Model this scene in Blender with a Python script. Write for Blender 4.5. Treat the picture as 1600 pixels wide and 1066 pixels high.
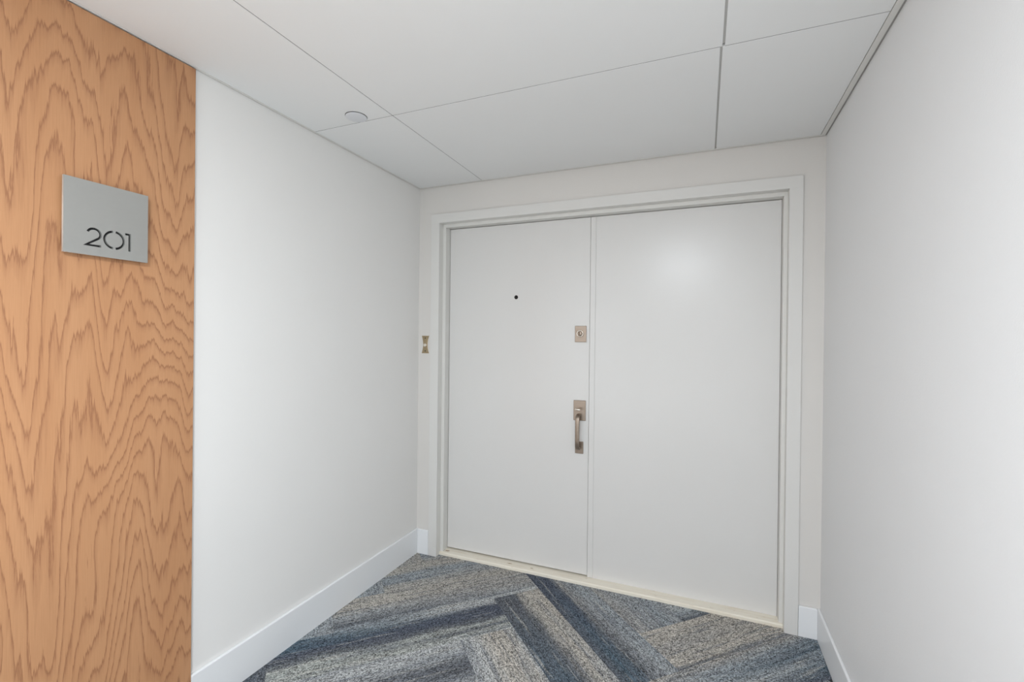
import bpy, bmesh, math, random
from mathutils import Matrix, Vector

S = bpy.context.scene
C = S.collection
for o in list(bpy.data.objects):
    bpy.data.objects.remove(o, do_unlink=True)

# ------------------------------------------------------------------ camera
cd = bpy.data.cameras.new('camera'); cam = bpy.data.objects.new('camera', cd); C.objects.link(cam)
cd.sensor_width = 36.0; cd.lens = 36.0 * 726.877 / 1600.0; cd.clip_start = 0.01
right = Vector((0.924371, 0.381341, 0.010828))
fwd = Vector((-0.381324, 0.924434, -0.003704))
up = Vector((-0.011422, -0.000705, 0.999935))
m = Matrix((right, up, -fwd)).transposed().to_4x4()
m.translation = Vector((1.77682, -2.65653, 1.43917))
cam.matrix_world = m
S.camera = cam

# ------------------------------------------------------------------ world, lights, exposure
w = bpy.data.worlds.new('world'); S.world = w; w.use_nodes = True
w.node_tree.nodes['Background'].inputs[0].default_value = (0.5, 0.53, 0.56, 1)
w.node_tree.nodes['Background'].inputs[1].default_value = 0.02

def area(name, loc, aim, sx, sy, power, col):
    l = bpy.data.lights.new(name, 'AREA'); l.shape = 'RECTANGLE'; l.size = sx; l.size_y = sy
    l.energy = power; l.color = col
    o = bpy.data.objects.new(name, l); C.objects.link(o); o.location = loc
    o.rotation_euler = (Vector(aim) - Vector(loc)).to_track_quat('-Z', 'Y').to_euler()
    return o
# ceiling light of the corridor, behind and above the photographer
area('corridor_ceiling_light', (1.54, -3.2, 2.425), (1.54, -3.2, 0), 0.45, 0.45, 67, (0.88, 0.94, 1.0))
# added unseen fill, left and behind camera: cool daylight-like lift for the right wall
area('right_wall_fill', (0.04, -3.7, 1.35), (2.3, -3.3, 1.35), 1.6, 2.0, 19, (0.80, 0.90, 1.0))
# added unseen upward fill behind the camera that brightens the ceiling
area('ceiling_fill', (1.2, -2.9, 0.6), (1.2, -2.9, 2.44), 1.6, 0.6, 12.5, (0.97, 1.0, 0.99))
S.view_settings.view_transform = 'Standard'; S.view_settings.look = 'None'
S.view_settings.gamma = 1.0; S.view_settings.use_curve_mapping = False
S.view_settings.exposure = 0.0

# ------------------------------------------------------------------ dimensions (metres)
W = 2.3133          # left wall x=0, right wall x=W
H = 2.44            # ceiling panels' underside
Y0 = -4.6           # rear end of the corridor
YW = -1.502         # where the wood panelling ends
ST = 'structure'

# ------------------------------------------------------------------ material helpers
def lin(c):
    return tuple(((v / 255 + 0.055) / 1.055) ** 2.4 if v / 255 > 0.04045 else v / 255 / 12.92 for v in c) + (1,)

class NT:
    def __init__(self, name):
        self.m = bpy.data.materials.new(name); self.m.use_nodes = True
        self.t = self.m.node_tree; self.b = self.t.nodes['Principled BSDF']
    def n(self, kind, **kw):
        nd = self.t.nodes.new(kind)
        for k, v in kw.items():
            if k.startswith('i_'):
                key = k[2:]
                key = int(key) if key.isdigit() else key.replace('_', ' ')
                nd.inputs[key].default_value = v
            else:
                setattr(nd, k, v)
        return nd
    def l(self, a, b):
        self.t.links.new(a, b)
    def math(self, op, a, b=None, clamp=False):
        nd = self.n('ShaderNodeMath', operation=op); nd.use_clamp = clamp
        for i, v in enumerate((a, b)):
            if v is None: continue
            if isinstance(v, (int, float)): nd.inputs[i].default_value = v
            else: self.l(v, nd.inputs[i])
        return nd.outputs[0]
    def mix(self, fac, a, b, blend='MIX'):
        nd = self.n('ShaderNodeMix', data_type='RGBA', blend_type=blend)
        for sock, v in ((nd.inputs[0], fac), (nd.inputs[6], a), (nd.inputs[7], b)):
            if isinstance(v, (int, float)): sock.default_value = v
            elif isinstance(v, tuple): sock.default_value = v
            else: self.l(v, sock)
        return nd.outputs[2]
    def mapped(self, src, scale, loc=(0, 0, 0)):
        mp = self.n('ShaderNodeMapping'); mp.inputs['Scale'].default_value = scale
        mp.inputs['Location'].default_value = loc
        self.l(src, mp.inputs['Vector']); return mp.outputs[0]
    def noise(self, vec, scale, detail=2, rough=0.5, dist=0.0):
        nd = self.n('ShaderNodeTexNoise'); self.l(vec, nd.inputs['Vector'])
        nd.inputs['Scale'].default_value = scale; nd.inputs['Detail'].default_value = detail
        nd.inputs['Roughness'].default_value = rough; nd.inputs['Distortion'].default_value = dist
        return nd.outputs['Fac']
    def ramp(self, fac, stops, interp='LINEAR'):
        nd = self.n('ShaderNodeValToRGB'); r = nd.color_ramp; r.interpolation = interp
        while len(r.elements) < len(stops): r.elements.new(0.5)
        for e, (p, c) in zip(r.elements, stops):
            e.position = p; e.color = c if len(c) == 4 else lin(c)
        self.l(fac, nd.inputs[0]); return nd.outputs[0]
    def bump(self, h, strength, dist):
        nd = self.n('ShaderNodeBump'); nd.inputs['Strength'].default_value = strength
        nd.inputs['Distance'].default_value = dist
        self.l(h, nd.inputs['Height']); self.l(nd.outputs[0], self.b.inputs['Normal'])

def paint(name, col, rough=0.6, bscale=350, bstr=0.05, spec=0.5, mottled=0.008):
    t = NT(name); co = t.n('ShaderNodeTexCoord').outputs['Object']
    n1 = t.noise(co, 2.3, 3)
    c = lin(col); d = tuple(v * (1 - 3 * mottled) for v in c[:3]) + (1,)
    t.l(t.mix(n1, d, tuple(min(1, v * (1 + mottled)) for v in c[:3]) + (1,)), t.b.inputs['Base Color'])
    t.b.inputs['Roughness'].default_value = rough
    t.b.inputs['Specular IOR Level'].default_value = spec
    nb = t.math('ADD', t.noise(co, bscale, 2), t.math('MULTIPLY', t.noise(co, bscale / 12, 2), 1.5))
    t.bump(nb, bstr, 0.002)
    return t.m

M = {}
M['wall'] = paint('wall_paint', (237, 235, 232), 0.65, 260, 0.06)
M['wall_far'] = paint('wall_paint_far_dimmed', (222, 218, 213), 0.65, 260, 0.06)  # dimmer, warmer light at the far end is put into this colour
M['wall_right'] = paint('wall_paint_right', (236, 236, 236), 0.5, 200, 0.14)
M['ceiling'] = paint('ceiling_panel_paint', (238, 238, 237), 0.75, 500, 0.02)
M['trim'] = paint('trim_paint', (224, 222, 218), 0.42, 150, 0.04)
M['board'] = paint('baseboard_paint', (238, 239, 240), 0.4, 120, 0.03)
M['door'] = paint('door_paint', (224, 222, 219), 0.275, 110, 0.10, 0.5)
M['frame'] = paint('door_frame_paint', (226, 224, 219), 0.42, 150, 0.05)
M['angle'] = paint('ceiling_angle_paint', (224, 222, 217), 0.5, 200, 0.02)
M['gap'] = paint('perimeter_gap_shade', (158, 155, 150), 0.8, 200, 0.0)  # grey stands in for the shadow line along the wall
M['joint_shade'] = paint('joint_shade_grey', (112, 109, 105), 0.8, 200, 0.0)  # dark colour stands in for shade inside the open joints
M['slot'] = paint('slot_grey', (95, 93, 90), 0.8, 200, 0.02)
M['joint'] = paint('joint_grey', (205, 203, 199), 0.8, 200, 0.02)
M['slab'] = paint('subfloor', (60, 60, 60), 0.9, 100, 0.02)

def metal(name, col, rough, aniso_axis=None, metallic=1.0, streak=0.06):
    t = NT(name); co = t.n('ShaderNodeTexCoord').outputs['Object']
    v = t.mapped(co, aniso_axis or (1, 1, 1))
    n1 = t.noise(v, 90, 3, 0.6)
    c = lin(col); lo = tuple(x * (1 - 2 * streak) for x in c[:3]) + (1,); hi = tuple(min(1, x * (1 + streak)) for x in c[:3]) + (1,)
    t.l(t.mix(n1, lo, hi), t.b.inputs['Base Color'])
    t.b.inputs['Metallic'].default_value = metallic
    t.l(t.math('ADD', t.math('MULTIPLY', n1, 0.12), rough - 0.06), t.b.inputs['Roughness'])
    t.bump(n1, 0.03, 0.001)
    return t.m
M['sign'] = metal('brushed_aluminium', (170, 169, 165), 0.5, (1, 0.3, 1), 0.45, 0.02)
M['sign_edge_lit'] = metal('aluminium_edge_lit', (222, 220, 216), 0.4, None, 0.4)  # lighter than the face: light on the rim is put into the colour
M['nickel'] = metal('satin_nickel', (156, 142, 129), 0.36, (0.06, 1, 1), 0.9)
M['nickel_bright'] = metal('polished_nickel_highlit', (224, 214, 202), 0.25, None, 0.8, 0.02)  # colour lightened to carry the highlight on the thumb latch
M['brass'] = metal('aged_brass', (182, 164, 134), 0.38, (1, 1, 0.1), 0.95)
M['black'] = paint('black_recess', (18, 17, 17), 0.5, 200, 0.0)
M['dark_metal'] = metal('dark_bronze', (60, 55, 52), 0.35)
M['pearl'] = paint('bell_button_plastic', (222, 214, 200), 0.25, 300, 0.0)
M['cover'] = paint('cover_plate_paint', (222, 223, 226), 0.55, 300, 0.02)

# cream threshold, worn and stained
t = NT('threshold_paint'); co = t.n('ShaderNodeTexCoord').outputs['Object']
st = t.noise(t.mapped(co, (2.2, 26, 26)), 2.2, 4, 0.65)
f1 = t.ramp(st, [(0.50, (0, 0, 0, 1)), (0.72, (1, 1, 1, 1))])
sp = t.noise(t.mapped(co, (14, 60, 60)), 1.7, 2, 0.5)
f2 = t.ramp(sp, [(0.69, (0, 0, 0, 1)), (0.75, (1, 1, 1, 1))])
base = t.mix(t.math('MULTIPLY', f1, 0.65), lin((240, 233, 218)), lin((222, 206, 182)))
t.l(t.mix(t.math('MULTIPLY', f2, 0.7), base, lin((168, 138, 100))), t.b.inputs['Base Color'])
t.b.inputs['Roughness'].default_value = 0.5
prev = t.b.inputs['Base Color'].links[0].from_socket
for sx, sy, rx, ry in ((0.655, 0.062, 0.020, 0.007), (0.805, 0.060, 0.012, 0.006), (0.205, 0.058, 0.022, 0.012)):
    mp = t.mapped(co, (1 / rx, 1 / ry, 0), (-sx / rx, -sy / ry, 0))
    ln = t.n('ShaderNodeVectorMath', operation='LENGTH'); t.l(mp, ln.inputs[0])
    d = t.math('ADD', ln.outputs['Value'], t.math('MULTIPLY', t.math('SUBTRACT', t.noise(co, 160, 3), 0.5), 2.2))
    f = t.ramp(d, [(0.55, (1, 1, 1, 1)), (1.0, (0, 0, 0, 1))])
    prev = t.mix(t.math('MULTIPLY', f, 0.7), prev, lin((150, 118, 78)))
t.l(prev, t.b.inputs['Base Color'])
t.bump(st, 0.15, 0.002)
M['threshold'] = t.m

# orange-brown plywood veneer with cathedral grain (object space: y along the wall, z up)
t = NT('oak_veneer'); co = t.n('ShaderNodeTexCoord').outputs['Object']
flat = t.mapped(co, (0, 1, 1))
sep = t.n('ShaderNodeSeparateXYZ'); t.l(flat, sep.inputs[0])
Yc, Zc = sep.outputs[1], sep.outputs[2]
jag = t.noise(t.mapped(flat, (1, 190, 9)), 1.0, 3, 0.7)
jag2 = t.noise(t.mapped(flat, (1, 45, 3.5)), 1.0, 2, 0.6)
big = t.noise(t.mapped(flat, (1, 4.4, 0.75), (3.3, 2.35, 0.1)), 1.0, 1, 0.4, 0.15)
mid = t.noise(t.mapped(flat, (1, 14, 1.3), (0, 4.2, 2.1)), 1.0, 1, 0.5)
# long ridges of the cathedral grain: heart lines where the veneer was cut flat
def kink(y0, amp, eps=0.0005):
    d = t.math('SUBTRACT', Yw, y0)
    return t.math('MULTIPLY', t.math('SQRT', t.math('ADD', t.math('MULTIPLY', d, d), eps)), amp)
def total(lst):
    o = lst[0]
    for q in lst[1:]: o = t.math('ADD', o, q)
    return o
Yw = t.math('ADD', Yc, t.math('MULTIPLY', t.math('SUBTRACT', t.noise(t.mapped(flat, (1, 1.5, 1.9)), 1.0, 1, 0.5), 0.5), 0.16))
upper = total([kink(-2.26, 12), kink(-2.13, -14), kink(-2.00, 0), kink(-1.885, 17), kink(-1.775, -20), kink(-1.705, 17), kink(-1.60, -9), kink(-1.55, 6)])
lower = total([kink(-2.00, -17.5, 0.0008), kink(-1.84, -19, 0.0008), kink(-1.69, 28), kink(-1.58, -11.5), t.math('MULTIPLY', Yw, 15.0)])
upper = t.math('ADD', upper, -2.993); lower = t.math('ADD', lower, 31.664)
mz = t.n('ShaderNodeMapRange', interpolation_type='SMOOTHSTEP'); t.l(Zc, mz.inputs[0])
mz.inputs[1].default_value = 0.95; mz.inputs[2].default_value = 1.75
h = t.math('ADD', t.math('MULTIPLY', big, 9.0), t.math('MULTIPLY', mid, 4.5))
h = t.math('ADD', h, t.math('MULTIPLY', Zc, 8.0))
h = t.math('ADD', h, t.math('ADD', t.math('MULTIPLY', upper, mz.outputs[0]), t.math('MULTIPLY', lower, t.math('SUBTRACT', 1.0, mz.outputs[0]))))
h = t.math('ADD', h, t.math('MULTIPLY', t.math('SUBTRACT', jag, 0.5), 0.75))
h = t.math('ADD', h, t.math('MULTIPLY', t.math('SUBTRACT', jag2, 0.5), 0.9))
fr = t.math('FRACT', h)
line = t.ramp(fr, [(0.0, (0.25,) * 3 + (1,)), (0.06, (0, 0, 0, 1)), (0.52, (0.02,) * 3 + (1,)), (0.80, (0.34,) * 3 + (1,)), (0.93, (1, 1, 1, 1)), (1.0, (0.25,) * 3 + (1,))])
fib = t.noise(t.mapped(flat, (1, 420, 9)), 1.0, 2, 0.6)
tone = t.noise(t.mapped(flat, (1, 9, 0.9)), 1.0, 2, 0.5)
c0 = t.mix(tone, lin((186, 133, 91)), lin((201, 152, 111)))
c1 = t.mix(t.math('MULTIPLY', line, 0.88), c0, lin((148, 99, 68)))
c2 = t.mix(t.math('MULTIPLY', t.math('SUBTRACT', fib, 0.3, True), 0.5), c1, lin((158, 107, 73)))
t.l(c2, t.b.inputs['Base Color'])
t.b.inputs['Roughness'].default_value = 0.5
t.bump(t.math('SUBTRACT', fib, t.math('MULTIPLY', line, 0.4)), 0.06, 0.001)
M['wood'] = t.m

# carpet tile: colour stripes across (v), drifting along (u); uv in metres
CW = 0.2767; CL = 4 * CW
def carpet(name, A, B, seed):
    t = NT(name); uv = t.n('ShaderNodeUVMap', uv_map='uv').outputs[0]
    uvs = t.mapped(uv, (1, 1, 1), (seed * 3.17, seed * 1.31, 0))
    sp = t.n('ShaderNodeSeparateXYZ'); t.l(uv, sp.inputs[0])
    u = t.math('DIVIDE', sp.outputs[0], CL); v = t.math('DIVIDE', sp.outputs[1], CW)
    wob = t.math('SUBTRACT', t.noise(t.mapped(uvs, (3.6, 30, 1)), 1.0, 4, 0.65), 0.5)
    fine = t.math('SUBTRACT', t.noise(t.mapped(uvs, (14, 190, 1)), 1.0, 2, 0.6), 0.5)
    grain = t.math('SUBTRACT', t.noise(uvs, 230, 2, 0.6), 0.5)
    vv = t.math('ADD', v, t.math('MULTIPLY', wob, 0.42))
    vv = t.math('ADD', vv, t.math('MULTIPLY', grain, 0.30), True)
    uu = t.math('ADD', u, t.math('MULTIPLY', wob, 0.9), True)
    col = t.mix(t.ramp(uu, [(0.15, (0, 0, 0, 1)), (0.85, (1, 1, 1, 1))]), t.ramp(vv, A), t.ramp(vv, B))
    # broken darker streaks running with the yarn
    sk = t.noise(t.mapped(uvs, (2.4, 42, 1), (1.7, 0, 0)), 1.0, 3, 0.7)
    skf = t.ramp(t.math('ADD', sk, t.math('MULTIPLY', grain, 0.10)), [(0.53, (0, 0, 0, 1)), (0.60, (1, 1, 1, 1))])
    col = t.mix(t.math('MULTIPLY', skf, 0.5), col, lin((94, 99, 107)))
    lt = t.noise(t.mapped(uvs, (2.0, 34, 1), (9.7, 4, 0)), 1.0, 3, 0.7)
    ltf = t.ramp(t.math('ADD', lt, t.math('MULTIPLY', grain, 0.10)), [(0.56, (0, 0, 0, 1)), (0.66, (1, 1, 1, 1))])
    col = t.mix(t.math('MULTIPLY', ltf, 0.5), col, lin((166, 164, 158)))
    # yarn rows and loops: light and dark tufts
    vo = t.n('ShaderNodeTexVoronoi'); vo.inputs['Scale'].default_value = 1.0
    t.l(t.mapped(uvs, (160, 240, 1)), vo.inputs['Vector'])
    tuft = t.math('SUBTRACT', 1.0, vo.outputs['Distance'], True)
    vc = t.n('ShaderNodeSeparateXYZ'); t.l(vo.outputs['Color'], vc.inputs[0])
    rnd = vc.outputs[0]
    k = t.math('ADD', t.math('MULTIPLY', tuft, 0.95), t.math('MULTIPLY', rnd, 1.25))
    k = t.math('ADD', k, t.math('MULTIPLY', fine, 0.75))
    k = t.math('ADD', k, t.math('MULTIPLY', grain, 1.5))
    k = t.math('MULTIPLY', t.math('ADD', k, -0.10), 1.16)
    k = t.math('MAXIMUM', k, 0.18)
    cb = t.n('ShaderNodeCombineColor')
    for i in range(3): t.l(k, cb.inputs[i])
    t.l(t.mix(1.0, col, cb.outputs[0], 'MULTIPLY'), t.b.inputs['Base Color'])
    t.b.inputs['Roughness'].default_value = 0.95; t.b.inputs['Specular IOR Level'].default_value = 0.1
    t.bump(tuft, 0.5, 0.003)
    return t.m
TAN = (157, 153, 146); TAU = (143, 141, 138); BLG = (135, 141, 145); NAV = (76, 81, 92); CHA = (88, 91, 96)
GRN = (146, 149, 145); LGY = (158, 160, 160); TEA = (78, 93, 104); GRY = (138, 141, 143); BEI = (162, 157, 149)

# ------------------------------------------------------------------ mesh helpers
def link(name, bm, mat, parent=None, smooth=False):
    me = bpy.data.meshes.new(name); bm.to_mesh(me); bm.free()
    if mat: me.materials.append(mat)
    if smooth:
        for p in me.polygons: p.use_smooth = True
    o = bpy.data.objects.new(name, me); C.objects.link(o)
    if parent: o.parent = parent
    return o
def tag(o, label, cat=None, kind=None, group=None):
    o['label'] = label
    if cat: o['category'] = cat
    if kind: o['kind'] = kind
    if group: o['group'] = group
    return o
def empty(name, loc, label, cat):
    o = bpy.data.objects.new(name, None); C.objects.link(o); o.location = loc
    o.empty_display_size = 0.05
    return tag(o, label, cat)
def boxbm(bm, lo, hi, bev=0.0, seg=2):
    r = bmesh.ops.create_cube(bm, size=1.0)
    vs = r['verts']
    for v in vs:
        v.co = Vector([(lo[i] + hi[i]) / 2 + v.co[i] * (hi[i] - lo[i]) for i in range(3)])
    if bev:
        es = list({e for v in vs for e in v.link_edges})
        bmesh.ops.bevel(bm, geom=es, offset=bev, segments=seg, profile=0.5, affect='EDGES')
def box(name, lo, hi, mat, parent=None, bev=0.0):
    bm = bmesh.new(); boxbm(bm, lo, hi, bev); return link(name, bm, mat, parent)
def boxes(name, lst, mat, parent=None, bev=0.0):
    bm = bmesh.new()
    for lo, hi in lst: boxbm(bm, lo, hi, bev)
    return link(name, bm, mat, parent)
def lathe(name, prof, mat, parent, loc, axis='Y', n=40):
    """prof: list of (radius, offset along axis toward -axis viewer)"""
    bm = bmesh.new(); rings = []
    for r, d in prof:
        ring = []
        if r < 1e-6: ring = [bm.verts.new((0, 0, d))]
        else: ring = [bm.verts.new((r * math.cos(2 * math.pi * i / n), r * math.sin(2 * math.pi * i / n), d)) for i in range(n)]
        rings.append(ring)
    for a, b in zip(rings, rings[1:]):
        for i in range(n):
            j = (i + 1) % n
            if len(a) == 1 and len(b) > 1: bm.faces.new((a[0], b[i], b[j]))
            elif len(b) == 1 and len(a) > 1: bm.faces.new((a[i], b[0], a[j]))
            elif len(a) > 1: bm.faces.new((a[i], a[j], b[j], b[i]))
    bmesh.ops.recalc_face_normals(bm, faces=bm.faces)
    # profile axis +z -> -Y (towards the viewer) or -Z (down from the ceiling)
    rot = Matrix.Rotation(math.pi / 2, 4, 'X') if axis == 'Y' else Matrix.Rotation(math.pi, 4, 'X')
    bmesh.ops.transform(bm, matrix=Matrix.Translation(loc) @ rot, verts=bm.verts)
    o = link(name, bm, mat, parent, True)
    return o
def prism(name, pts, y0, y1, mat, parent, bev=0.0):
    """outline in (x,z), extruded from y0 (back) to y1 (front)"""
    bm = bmesh.new()
    a = [bm.verts.new((x, y0, z)) for x, z in pts]; b = [bm.verts.new((x, y1, z)) for x, z in pts]
    n = len(pts)
    bm.faces.new(a); ff = bm.faces.new(b)
    for i in range(n): bm.faces.new((a[i], a[(i + 1) % n], b[(i + 1) % n], b[i]))
    bmesh.ops.recalc_face_normals(bm, faces=bm.faces)
    if bev: bmesh.ops.bevel(bm, geom=list(ff.edges), offset=bev, segments=2, profile=0.5, affect='EDGES')
    return link(name, bm, mat, parent)
def sweep(name, path, rad, mat, parent, flat=1.0):
    """rounded-rectangle bar swept along a path in the y,z plane (x constant)"""
    bm = bmesh.new(); rings = []; K = 12
    for i, (x, y, z, r) in enumerate(path):
        p0 = Vector(path[max(i - 1, 0)][:3]); p1 = Vector(path[min(i + 1, len(path) - 1)][:3])
        tn = (p1 - p0).normalized(); ax = Vector((1, 0, 0)); bx = tn.cross(ax).normalized()
        ring = []
        for k in range(K):
            a = 2 * math.pi * (k + 0.5) / K
            ca, sa = math.cos(a), math.sin(a)
            sx = math.copysign(abs(ca) ** 0.3, ca); sy = math.copysign(abs(sa) ** 0.3, sa)
            ring.append(bm.verts.new(Vector((x, y, z)) + ax * sx * r + bx * sy * r * flat))
        rings.append(ring)
    for a, b in zip(rings, rings[1:]):
        for k in range(K): bm.faces.new((a[k], a[(k + 1) % K], b[(k + 1) % K], b[k]))
    bm.faces.new(rings[0]); bm.faces.new(rings[-1])
    bmesh.ops.recalc_face_normals(bm, faces=bm.faces)
    return link(name, bm, mat, parent, True)

# ------------------------------------------------------------------ floor: herringbone carpet planks on a slab
floor = box('floor', (-0.12, Y0 - 0.12, -0.12), (W + 0.12, 0.14, -0.0065), M['slab'])
tag(floor, 'herringbone floor of striped blue grey and taupe carpet planks', 'floor', ST)
A0, B0 = 0.0125, 1.0
R2 = math.sqrt(0.5)
def clip(poly, x0, x1, y0, y1):
    def cut(ps, f, inter):
        out = []
        for i in range(len(ps)):
            p, q = ps[i - 1], ps[i]
            if f(q):
                if not f(p): out.append(inter(p, q))
                out.append(q)
            elif f(p): out.append(inter(p, q))
        return out
    def ix(c, k):
        def g(p, q):
            s = (c - p[k]) / (q[k] - p[k]); return (p[0] + s * (q[0] - p[0]), p[1] + s * (q[1] - p[1]))
        return g
    for f, g in ((lambda p: p[0] >= x0, ix(x0, 0)), (lambda p: p[0] <= x1, ix(x1, 0)),
                 (lambda p: p[1] >= y0, ix(y0, 1)), (lambda p: p[1] <= y1, ix(y1, 1))):
        if not poly: break
        poly = cut(poly, f, g)
    return poly
# stripes of the planks the photograph shows: (family, index, column) -> (start, end)
D3 = lambda *s: [(p, c) for p, c in s]
SPEC = {
 ('Q', 4, -1): (D3((0, BLG), (.4, BLG), (.75, GRY), (1, TAN)), D3((0, BLG), (.5, GRY), (1, TAU))),
 ('Q', 3, -1): (D3((0, TAN), (.25, TAN), (.42, BLG), (.68, BLG), (.85, TAN), (1, TAU)),
                D3((0, TAN), (.22, TAU), (.42, BLG), (.58, TAU), (.8, GRY), (1, TAN))),
 ('Q', 2, -1): (D3((0, TAN), (.35, BEI), (.6, GRY), (.85, CHA), (1, BLG)),
                D3((0, TAN), (.35, TAU), (.6, TAU), (.85, GRY), (.93, LGY), (1, LGY))),
 ('Q', 1, -1): (D3((0, TEA), (.2, TEA), (.38, NAV), (.55, CHA), (.68, GRN), (1, GRN)),
                D3((0, LGY), (.12, LGY), (.2, NAV), (.46, NAV), (.58, CHA), (.68, GRN), (.84, CHA), (.9, GRN), (1, LGY))),
 ('Q', 0, -1): (D3((0, LGY), (.3, LGY), (.6, GRY), (1, CHA)), D3((0, LGY), (.3, GRY), (.5, CHA), (.75, CHA), (1, GRY))),
 ('P', 0, 0): (D3((0, GRY), (.2, LGY), (.5, BEI), (.8, TAN), (1, LGY)), D3((0, LGY), (.3, TAN), (.7, GRY), (1, NAV))),
 ('P', 1, 0): (D3((0, CHA), (.1, CHA), (.44, CHA), (.6, TAN), (.85, BEI), (1, TAN)),
               D3((0, TEA), (.3, TEA), (.55, CHA), (.75, TAN), (1, GRY))),
 ('P', 2, 0): (D3((0, NAV), (.38, NAV), (.5, TAU), (.62, GRY), (.8, BLG), (1, GRY)),
               D3((0, CHA), (.25, TEA), (.5, CHA), (.7, GRY), (1, BLG))),
 ('P', 3, 0): (D3((0, GRY), (.3, BLG), (.5, TAU), (.8, GRY), (1, BLG)), D3((0, TAU), (.4, GRY), (.7, BLG), (1, GRY))),
 ('P', 4, 0): (D3((0, BLG), (.5, GRY), (1, BLG)), D3((0, GRY), (.4, BLG), (.7, CHA), (1, BLG))),
 ('Q', 4, 0): (D3((0, BLG), (.5, LGY), (.8, BLG), (1, CHA)), D3((0, GRY), (.5, BLG), (1, LGY))),
 ('Q', 3, 0): (D3((0, BEI), (.3, TAN), (.5, TAU), (.7, TAN), (.9, BEI), (1, CHA)), D3((0, TAN), (.5, BEI), (.9, BEI), (1, GRY))),
 ('Q', 2, 0): (D3((0, BEI), (.2, GRY), (.4, BLG), (.6, LGY), (1, BLG)), D3((0, TAU), (.2, BLG), (.45, TEA), (.6, BLG), (.8, TEA), (1, NAV))),
 ('Q', 1, 0): (D3((0, GRY), (.5, TEA), (1, BLG)), D3((0, BLG), (.5, LGY), (1, TAN))),
}
SPEC.update({
 ('P', -1, -1): (D3((0, BLG), (1, TAN)), D3((0, GRY), (1, TAN))),
 ('P', -2, -1): (D3((0, TAN), (.5, GRY), (1, BLG)), D3((0, TAN), (.5, BLG), (1, GRY))),
 ('P', -3, -1): (D3((0, TEA), (.5, CHA), (1, TAN)), D3((0, TEA), (.5, BLG), (1, GRY))),
 ('P', -4, -1): (D3((0, TEA), (1, CHA)), D3((0, TEA), (1, CHA)))})
GEN = [(D3((0, TAN), (.4, GRY), (.7, BLG), (1, GRY)), D3((0, GRY), (.5, TAU), (1, TAN))),
       (D3((0, NAV), (.4, CHA), (.6, GRY), (1, LGY)), D3((0, TEA), (.4, GRN), (1, GRY))),
       (D3((0, GRN), (.5, LGY), (1, BEI)), D3((0, BLG), (.5, NAV), (1, GRY)))]
gen_m = [carpet('carpet_generic_%d' % i, a, b, 20 + i) for i, (a, b) in enumerate(GEN)]
rng = random.Random(7)
seed = 0
for col in range(-3, 4):
    for i in range(-16, 18):
        for fam in 'PQ':
            if fam == 'P': a0, b0 = A0 + i * CW, B0 - i * CW + 8 * CW * col; a1, b1 = a0 + CW, b0 + CL
            else: a0, b0 = A0 + i * CW, B0 - i * CW + 4 * CW + 8 * CW * col; a1, b1 = a0 + CL, b0 + CW
            key = (fam, i, col)
            if fam == 'Q' and col == -1:   # left-hand neighbours: same plank counted from its right end
                a0 -= 0; key = ('Q', i + 4, -1)
            g = 0.0005
            ab = [(a0 + g, b0 + g), (a1 - g, b0 + g), (a1 - g, b1 - g), (a0 + g, b1 - g)]
            poly = [((a + b) * R2, (a - b) * R2) for a, b in ab]
            pieces = [clip(poly, 0.0155, W - 0.0135, Y0 + 0.01, -0.0135), clip(poly, 0.1615, 2.1595, -0.0135, 0.0225)]
            pieces = [p for p in pieces if len(p) >= 3]
            ar = 0
            for p in pieces: ar += abs(sum(p[k - 1][0] * p[k][1] - p[k][0] * p[k - 1][1] for k in range(len(p)))) / 2
            if ar < 0.0004: continue
            bm = bmesh.new(); uvl = bm.loops.layers.uv.new('uv')
            for p in pieces:
                tops = [bm.verts.new((x, y, 0)) for x, y in p]; bots = [bm.verts.new((x, y, -0.006)) for x, y in p]
                bm.faces.new(tops); bm.faces.new(bots)
                for k in range(len(p)):
                    bm.faces.new((tops[k - 1], tops[k], bots[k], bots[k - 1]))
            bmesh.ops.recalc_face_normals(bm, faces=bm.faces)
            for f in bm.faces:
                for lp in f.loops:
                    x, y = lp.vert.co.x, lp.vert.co.y; a = (x + y) * R2; b = (x - y) * R2
                    lp[uvl].uv = (b - b0, a - a0) if fam == 'P' else (a - a0, b - b0)
            seed += 1
            mt = carpet('carpet_%s%d_%d' % (fam, key[1], col + 5), *SPEC[key], seed) if key in SPEC else gen_m[rng.randrange(3)]
            link('carpet_tile', bm, mt, floor)

# ------------------------------------------------------------------ walls
HT = H + 0.02
wl = box('wall_left', (-0.12, Y0 - 0.12, -0.006), (0, 0.14, HT), M['wall'])
tag(wl, 'white painted left wall with wood veneer panelling nearer the camera', 'wall', ST)
wr = box('wall_right', (W, Y0 - 0.12, -0.006), (W + 0.12, 0.14, HT), M['wall_right'])
tag(wr, 'plain white painted right wall with faint scuffs', 'wall', ST)
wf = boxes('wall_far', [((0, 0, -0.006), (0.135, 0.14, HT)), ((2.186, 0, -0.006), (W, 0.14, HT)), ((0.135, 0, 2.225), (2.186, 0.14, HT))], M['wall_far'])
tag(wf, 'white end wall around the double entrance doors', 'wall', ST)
wb = box('wall_rear', (0, Y0 - 0.12, -0.006), (W, Y0, HT), M['wall'])
tag(wb, 'plain white wall closing the corridor behind the camera', 'wall', ST)
wp = box('wood_panel', (0.0, YW - 1.22, 0.0), (0.013, YW, H - 0.006), M['wood'], wl, 0.001)
wp['label'] = 'orange brown veneer panel with cathedral grain'

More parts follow.
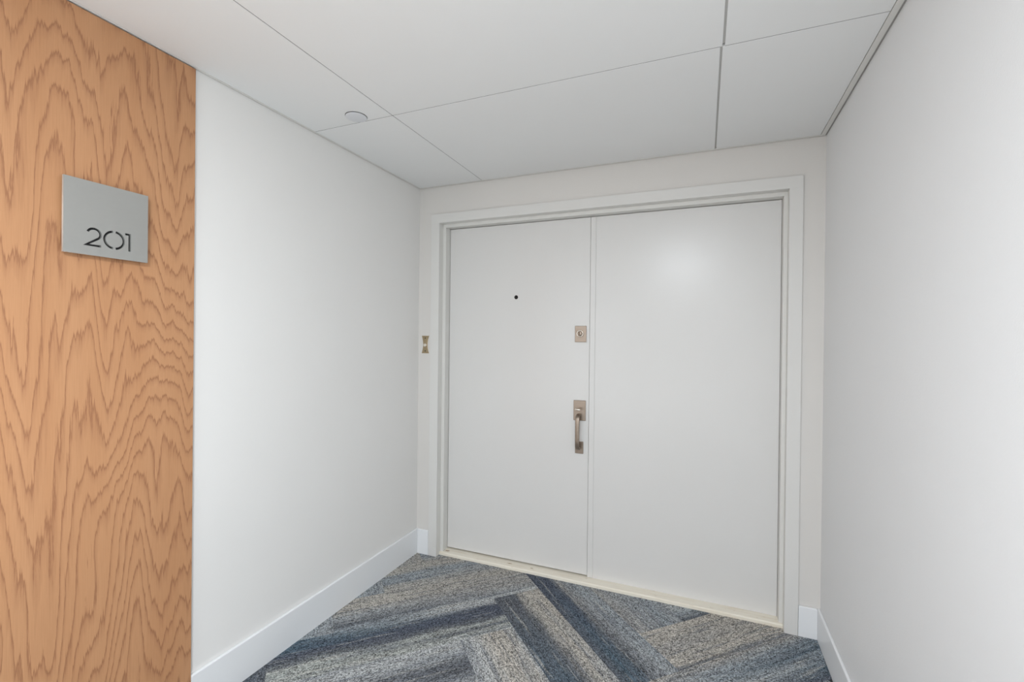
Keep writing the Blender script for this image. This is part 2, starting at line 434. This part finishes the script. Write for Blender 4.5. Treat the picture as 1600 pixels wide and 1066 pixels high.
# ------------------------------------------------------------------ ceiling panels, edge strips
ce = box('ceiling', (-0.12, Y0 - 0.12, HT), (W + 0.12, 0.14, HT + 0.1), M['slot'])
tag(ce, 'white ceiling of large smooth panels with narrow open joints', 'ceiling', ST)
JY = -0.926
yb = [(-0.020, JY + 0.002), (JY - 0.002, -2.774), (-2.778, Y0)]
for r, (ya, yc) in enumerate(yb):
    s = 1.8205 if r == 0 else 1.8275
    box('joint_shade_strip', (s - 0.0036, yc, H + 0.006), (s + 0.0036, ya - 0.006, H + 0.0195), M['joint'], ce)  # added strip gives the wide slot its grey shade
    for xa, xb in ((0.0150, 0.4682), (0.4718, s - 0.0038), (s + 0.0038, 2.2850)):
        box('ceiling_panel', (xa, yc, H), (xb, ya, H + 0.0195), M['ceiling'], ce, 0.0008)
for lo, hi in (((0.0035, Y0, H - 0.001), (0.0138, -0.0188, H + 0.0195)), ((2.2870, Y0, H - 0.001), (2.3062, -0.0188, H + 0.0195)),
               ((0.0035, -0.0182, H - 0.001), (2.3062, -0.0050, H + 0.0195))):
    o = box('edge_strip', lo, hi, M['angle'], ce, 0.0008)

def joint_shade(lo, hi, mt='joint_shade'):  # added strips that paint the shade of joints and wall gaps
    box('joint_shade_strip', lo, hi, M[mt], ce)
joint_shade((0.4684, Y0, H + 0.0014), (0.4716, -0.0195, H + 0.019))
joint_shade((0.0150, JY - 0.0019, H + 0.0014), (0.4682, JY + 0.0019, H + 0.019))
joint_shade((0.4718, JY - 0.0019, H + 0.0014), (1.8165, JY + 0.0019, H + 0.019))
joint_shade((1.8318, JY - 0.0019, H + 0.0014), (2.2850, JY + 0.0019, H + 0.019))
joint_shade((0.0002, Y0, H + 0.002), (0.0034, -0.001, H + 0.019), 'gap')
joint_shade((2.3063, Y0, H + 0.002), (W - 0.0002, -0.001, H + 0.019), 'gap')
joint_shade((0.0036, -0.0049, H + 0.002), (2.3062, -0.0002, H + 0.019))

# ------------------------------------------------------------------ baseboards
def baseboard(name, lo, hi, label, inner):
    bm = bmesh.new(); boxbm(bm, lo, hi)
    zt = hi[2]
    es = [e for e in bm.edges if all(abs(v.co.z - zt) < 1e-5 for v in e.verts)]
    bmesh.ops.bevel(bm, geom=es, offset=0.004, segments=2, profile=0.5, affect='EDGES')
    o = link(name, bm, M['board']); tag(o, label, 'baseboard', ST); return o
baseboard('baseboard_left', (0, YW + 0.001, -0.004), (0.015, 0, 0.162), 'white baseboard along the left wall', 0)
baseboard('baseboard_far_left', (0.0155, -0.013, -0.004), (0.098, 0, 0.162), 'short white baseboard between left corner and door casing', 0)
baseboard('baseboard_far_right', (2.2205, -0.013, -0.004), (W - 0.0135, 0, 0.148), 'short white baseboard between door casing and right corner', 0)
baseboard('baseboard_right', (W - 0.013, Y0, -0.004), (W, 0, 0.148), 'white baseboard along the right wall', 0)

# ------------------------------------------------------------------ door casing, frame, threshold
XL, XR, ZT = 0.161, 2.160, 2.199       # casing opening
SL, SR, SZ = 0.183, 2.143, 2.178       # stop opening
FY, DY = 0.038, 0.093                  # stop face, door face
casing = bpy.data.objects.new('trim_1', None); C.objects.link(casing)
tag(casing, 'flat white casing around the double doors', 'door casing', ST)
box('casing_side', (0.099, -0.012, -0.004), (XL, 0.0, ZT), M['trim'], casing, 0.0006)
box('casing_side', (XR, -0.012, -0.004), (2.219, 0.0, ZT), M['trim'], casing, 0.0006)
box('casing_head', (0.099, -0.012, ZT + 0.00005), (2.219, 0.0, 2.2585), M['trim'], casing, 0.0006)
frame = bpy.data.objects.new('trim_2', None); C.objects.link(frame)
tag(frame, 'stepped off-white door frame inside the casing', 'door frame', ST)
def jamb(name, lst): boxes(name, lst, M['frame'], frame, 0.0012)
jamb('jamb', [((0.135, 0.0, -0.004), (XL, 0.138, ZT)), ((XL - 0.001, FY, -0.004), (SL, 0.138, SZ))])
jamb('jamb', [((XR, 0.0, -0.004), (2.186, 0.138, ZT)), ((SR, FY, -0.004), (XR + 0.001, 0.138, SZ))])
jamb('frame_head', [((0.135, 0.0, ZT), (2.186, 0.138, 2.225)), ((XL, FY, SZ), (XR, 0.138, ZT + 0.001))])
bm = bmesh.new(); boxbm(bm, (XL + 0.0005, 0.0235, -0.006), (XR - 0.0005, 0.138, 0.019))
es = [e for e in bm.edges if all(abs(v.co.z - 0.019) < 1e-5 and v.co.y < 0.03 for v in e.verts)]
bmesh.ops.bevel(bm, geom=es, offset=0.006, segments=3, profile=0.5, affect='EDGES')
th = link('trim_3', bm, M['threshold']); tag(th, 'worn cream painted wooden threshold under the double doors', 'threshold', ST)

# ------------------------------------------------------------------ doors
d1 = box('door_1', (SL + 0.0025, DY, 0.0290), (1.1442, 0.133, SZ - 0.003), M['door'], None, 0.0015)
tag(d1, 'left white door leaf with peephole, deadbolt and pull handle', 'door', ST)
d2 = box('door_2', (1.1475, DY, 0.0188), (SR - 0.0015, 0.133, SZ - 0.003), M['door'], None, 0.0015)
tag(d2, 'right white fixed door leaf without hardware', 'door', ST)
box('astragal', (1.1458, DY - 0.0045, 0.022), (1.1785, DY + 0.002, SZ - 0.004), M['door'], d2, 0.0028)

# peephole
ph = lathe('peephole', [(0.0125, 0), (0.0125, 0.002), (0.0108, 0.0036), (0.0075, 0.0036), (0.007, 0.0012), (0, 0.0012)], M['dark_metal'], d1, (0.6685, DY, 1.7072))
lathe('lens', [(0.0068, 0.001), (0.0045, 0.0032), (0, 0.004)], M['black'], ph, (0.6685, DY, 1.7072), n=24)
# deadbolt
def plate(name, x0, x1, z0, z1, th, parent, mat):
    return box(name, (x0, DY - th, z0), (x1, DY, z1), mat, parent, 0.0018)
db = plate('deadbolt', 1.0555, 1.1260, 1.4265, 1.5240, 0.007, d1, M['nickel'])
db['label'] = 'satin nickel rectangular deadbolt plate'
cx, cz = 1.0885, 1.4775
lathe('cylinder_collar', [(0.0225, 0.006), (0.0225, 0.013), (0.020, 0.0165), (0.0165, 0.0165), (0.0155, 0.0145), (0, 0.0145)], M['nickel_bright'], db, (cx, DY, cz))
lathe('key_plug', [(0.0112, 0.014), (0.0112, 0.0175), (0.0098, 0.0185), (0, 0.0185)], M['nickel'], db, (cx, DY, cz), n=32)
box('keyhole', (cx - 0.0011, DY - 0.0192, cz - 0.006), (cx + 0.0011, DY - 0.0180, cz + 0.006), M['black'], db)
# handle set
hp = plate('handle_set', 1.0520, 1.1268, 0.9545, 1.0755, 0.007, d1, M['nickel'])
hp['label'] = 'satin nickel door pull with thumb latch'
plate('lower_plate', 1.0642, 1.1145, 0.7555, 0.8280, 0.007, hp, M['nickel'])
gx = 1.0885
path = []
top, bot = 0.990, 0.792
pts = [(DY - 0.005, top), (DY - 0.020, top + 0.001), (DY - 0.034, top - 0.001), (DY - 0.044, top - 0.007), (DY - 0.050, top - 0.018), (DY - 0.052, top - 0.034),
       (DY - 0.053, 0.92), (DY - 0.053, 0.88), (DY - 0.052, 0.84), (DY - 0.050, bot + 0.014), (DY - 0.044, bot + 0.003), (DY - 0.034, bot - 0.003), (DY - 0.020, bot - 0.004), (DY - 0.005, bot - 0.003)]
sweep('grip', [(gx, y, z, 0.0122 if 2 < k < 11 else 0.0105) for k, (y, z) in enumerate(pts)], 0, M['nickel'], hp, 0.55)
# thumb latch: stem and curved thumb pad
pts = [(DY - 0.005, 1.020), (DY - 0.018, 1.021), (DY - 0.030, 1.024), (DY - 0.041, 1.027), (DY - 0.050, 1.0265), (DY - 0.056, 1.024)]
rr = [0.006, 0.007, 0.011, 0.0165, 0.017, 0.014]
sweep('thumb_latch', [(gx, y, z, r) for (y, z), r in zip(pts, rr)], 0, M['nickel_bright'], hp, 0.22)

# ------------------------------------------------------------------ doorbell on the end wall, left of the doors
bell = empty('doorbell', (0.0555, 0, 1.398), 'small waisted brass doorbell left of the door casing', 'doorbell')
bc, zt, zb = 0.0, 0.0585, -0.0585
out = []
for k in range(13):
    s = k / 12; z = zb + (zt - zb) * s; hw = 0.0165 + 0.0115 * (2 * s - 1) ** 2
    out.append((hw, z))
outline = [(x, z) for x, z in out] + [(-x, z) for x, z in reversed(out)]
prism('bell_plate', outline, 0.0, -0.004, M['brass'], bell, 0.0012)
ring = lathe('button_ring', [(0.0125, 0.0035), (0.0125, 0.007), (0.0105, 0.0085), (0.0090, 0.0085), (0.0088, 0.006), (0, 0.006)], M['nickel_bright'], bell, (0, 0, -0.004), n=32)
lathe('button', [(0.0086, 0.0055), (0.0084, 0.0095), (0.006, 0.0115), (0, 0.012)], M['pearl'], bell, (0, 0, -0.004), n=28)
for z in (0.043, -0.043):
    lathe('screw', [(0.0040, 0.0035), (0.0036, 0.0052), (0.0022, 0.006), (0, 0.0061)], M['dark_metal'], bell, (0, 0, z), n=16)

# ------------------------------------------------------------------ sprinkler cover plate in the ceiling
cv = empty('sprinkler_cover', (0.3110, -0.9800, H), 'round flat white cover plate in ceiling panel near the left wall', 'sprinkler cover')
lathe('cover_plate', [(0.0, 0.0035), (0.0440, 0.0035), (0.0465, 0.0028), (0.0470, 0.0012), (0.0455, 0.0)][::-1], M['cover'], cv, (0, 0, -0.0022), 'Z', 56)
lathe('rim_ring', [(0.0485, 0.0), (0.0485, 0.0010), (0.030, 0.0010), (0.030, 0.0)], M['slot'], cv, (0, 0, 0), 'Z', 56)
lathe('rim_collar', [(0.030, 0.0), (0.030, 0.0030)], M['slot'], cv, (0, 0, 0), 'Z', 32)

# ------------------------------------------------------------------ room number sign on the wood panel: face cut through with 201
sg = empty('room_sign', (0.013, -1.784, 1.797), 'square brushed metal room sign reading 201 on the wood panel', 'sign')
# local 2D: X = along wall (+y), Y = up; front faces +x
SX0, SX1, SZ0, SZ1 = -0.1125, 0.1125, -0.1130, 0.1130
YC, ZC = -1.784, 1.797
def thick(path, wd):
    L = []; Rr = []
    for i, p in enumerate(path):
        p = Vector(p); a = Vector(path[max(i - 1, 0)]); b = Vector(path[min(i + 1, len(path) - 1)])
        if 0 < i < len(path) - 1:
            t1 = (p - a).normalized(); t2 = (b - p).normalized(); n1 = Vector((-t1.y, t1.x)); n2 = Vector((-t2.y, t2.x))
            n = (n1 + n2).normalized(); k = min(1 / max(n.dot(n1), 0.3), 2.6); n = n * k
        else:
            tt = (b - a).normalized(); n = Vector((-tt.y, tt.x))
        L.append(p + n * wd / 2); Rr.append(p - n * wd / 2)
    return L + Rr[::-1]
def loc(y, z): return (y - YC, z - ZC)
holes = []
ST_W = 0.0068
# digit 2
cx2, cz2, r2 = loc(-1.8215, 1.7495) + (0.0168,)
p2 = [(cx2 + r2 * math.cos(math.radians(a)), cz2 + r2 * math.sin(math.radians(a))) for a in range(160, -41, -10)]
p2 += [loc(-1.8405, 1.7148), loc(-1.8030, 1.7148)]
holes.append(thick(p2, ST_W))
# digit 0 as two arcs with gaps at top and bottom
c0x, c0z = loc(-1.7680, 1.7415); rx, rz = 0.0262, 0.0265
for a0, a1 in ((98, 262), (278, 442)):
    holes.append(thick([(c0x + rx * math.cos(math.radians(a)), c0z + rz * math.sin(math.radians(a))) for a in [a0 + (a1 - a0) * k / 26 for k in range(27)]], ST_W))
# digit 1
y1, y2 = -1.7285, -1.7218
holes.append([loc(y1, 1.7130), loc(y2, 1.7130), loc(y2, 1.7705), loc(-1.7378, 1.7705), loc(-1.7378, 1.7645), loc(y1, 1.7645)])
cu = bpy.data.curves.new('sign_outline', 'CURVE'); cu.dimensions = '2D'; cu.fill_mode = 'BOTH'; cu.extrude = 0.004
def spl(pts):
    s = cu.splines.new('POLY'); s.points.add(len(pts) - 1)
    for q, p in zip(s.points, pts): q.co = (p[0], p[1], 0, 1)
    s.use_cyclic_u = True
spl([(SX0, SZ0), (SX1, SZ0), (SX1, SZ1), (SX0, SZ1)])
for hset in holes: spl([(v[0], v[1]) for v in hset])
co_ = bpy.data.objects.new('sign_curve', cu); C.objects.link(co_)
bpy.context.view_layer.update()
me = bpy.data.meshes.new_from_object(co_.evaluated_get(bpy.context.evaluated_depsgraph_get()))
bpy.data.objects.remove(co_, do_unlink=True)
# curve X,Y,Z -> world y, z, x
me.transform(Matrix(((0, 0, 1, 0.0165), (1, 0, 0, 0), (0, 1, 0, 0), (0, 0, 0, 1))))
me.materials.clear(); me.materials.append(M['sign']); me.materials.append(M['sign_edge_lit'])
for p in me.polygons:
    c = p.center
    if abs(p.normal.x) < 0.5 and (abs(c.y) > SX1 - 0.0015 or abs(c.z) > SZ1 - 0.0015): p.material_index = 1  # outer rim takes the lit-edge colour
fp = bpy.data.objects.new('face_plate', me); C.objects.link(fp); fp.parent = sg
box('backing_plate', (0.0085, SX0 + 0.004, SZ0 + 0.004), (0.0124, SX1 - 0.004, SZ1 - 0.004), M['black'], sg)
box('mounting_block', (0.0, -0.07, -0.07), (0.0085, 0.07, 0.07), M['black'], sg)
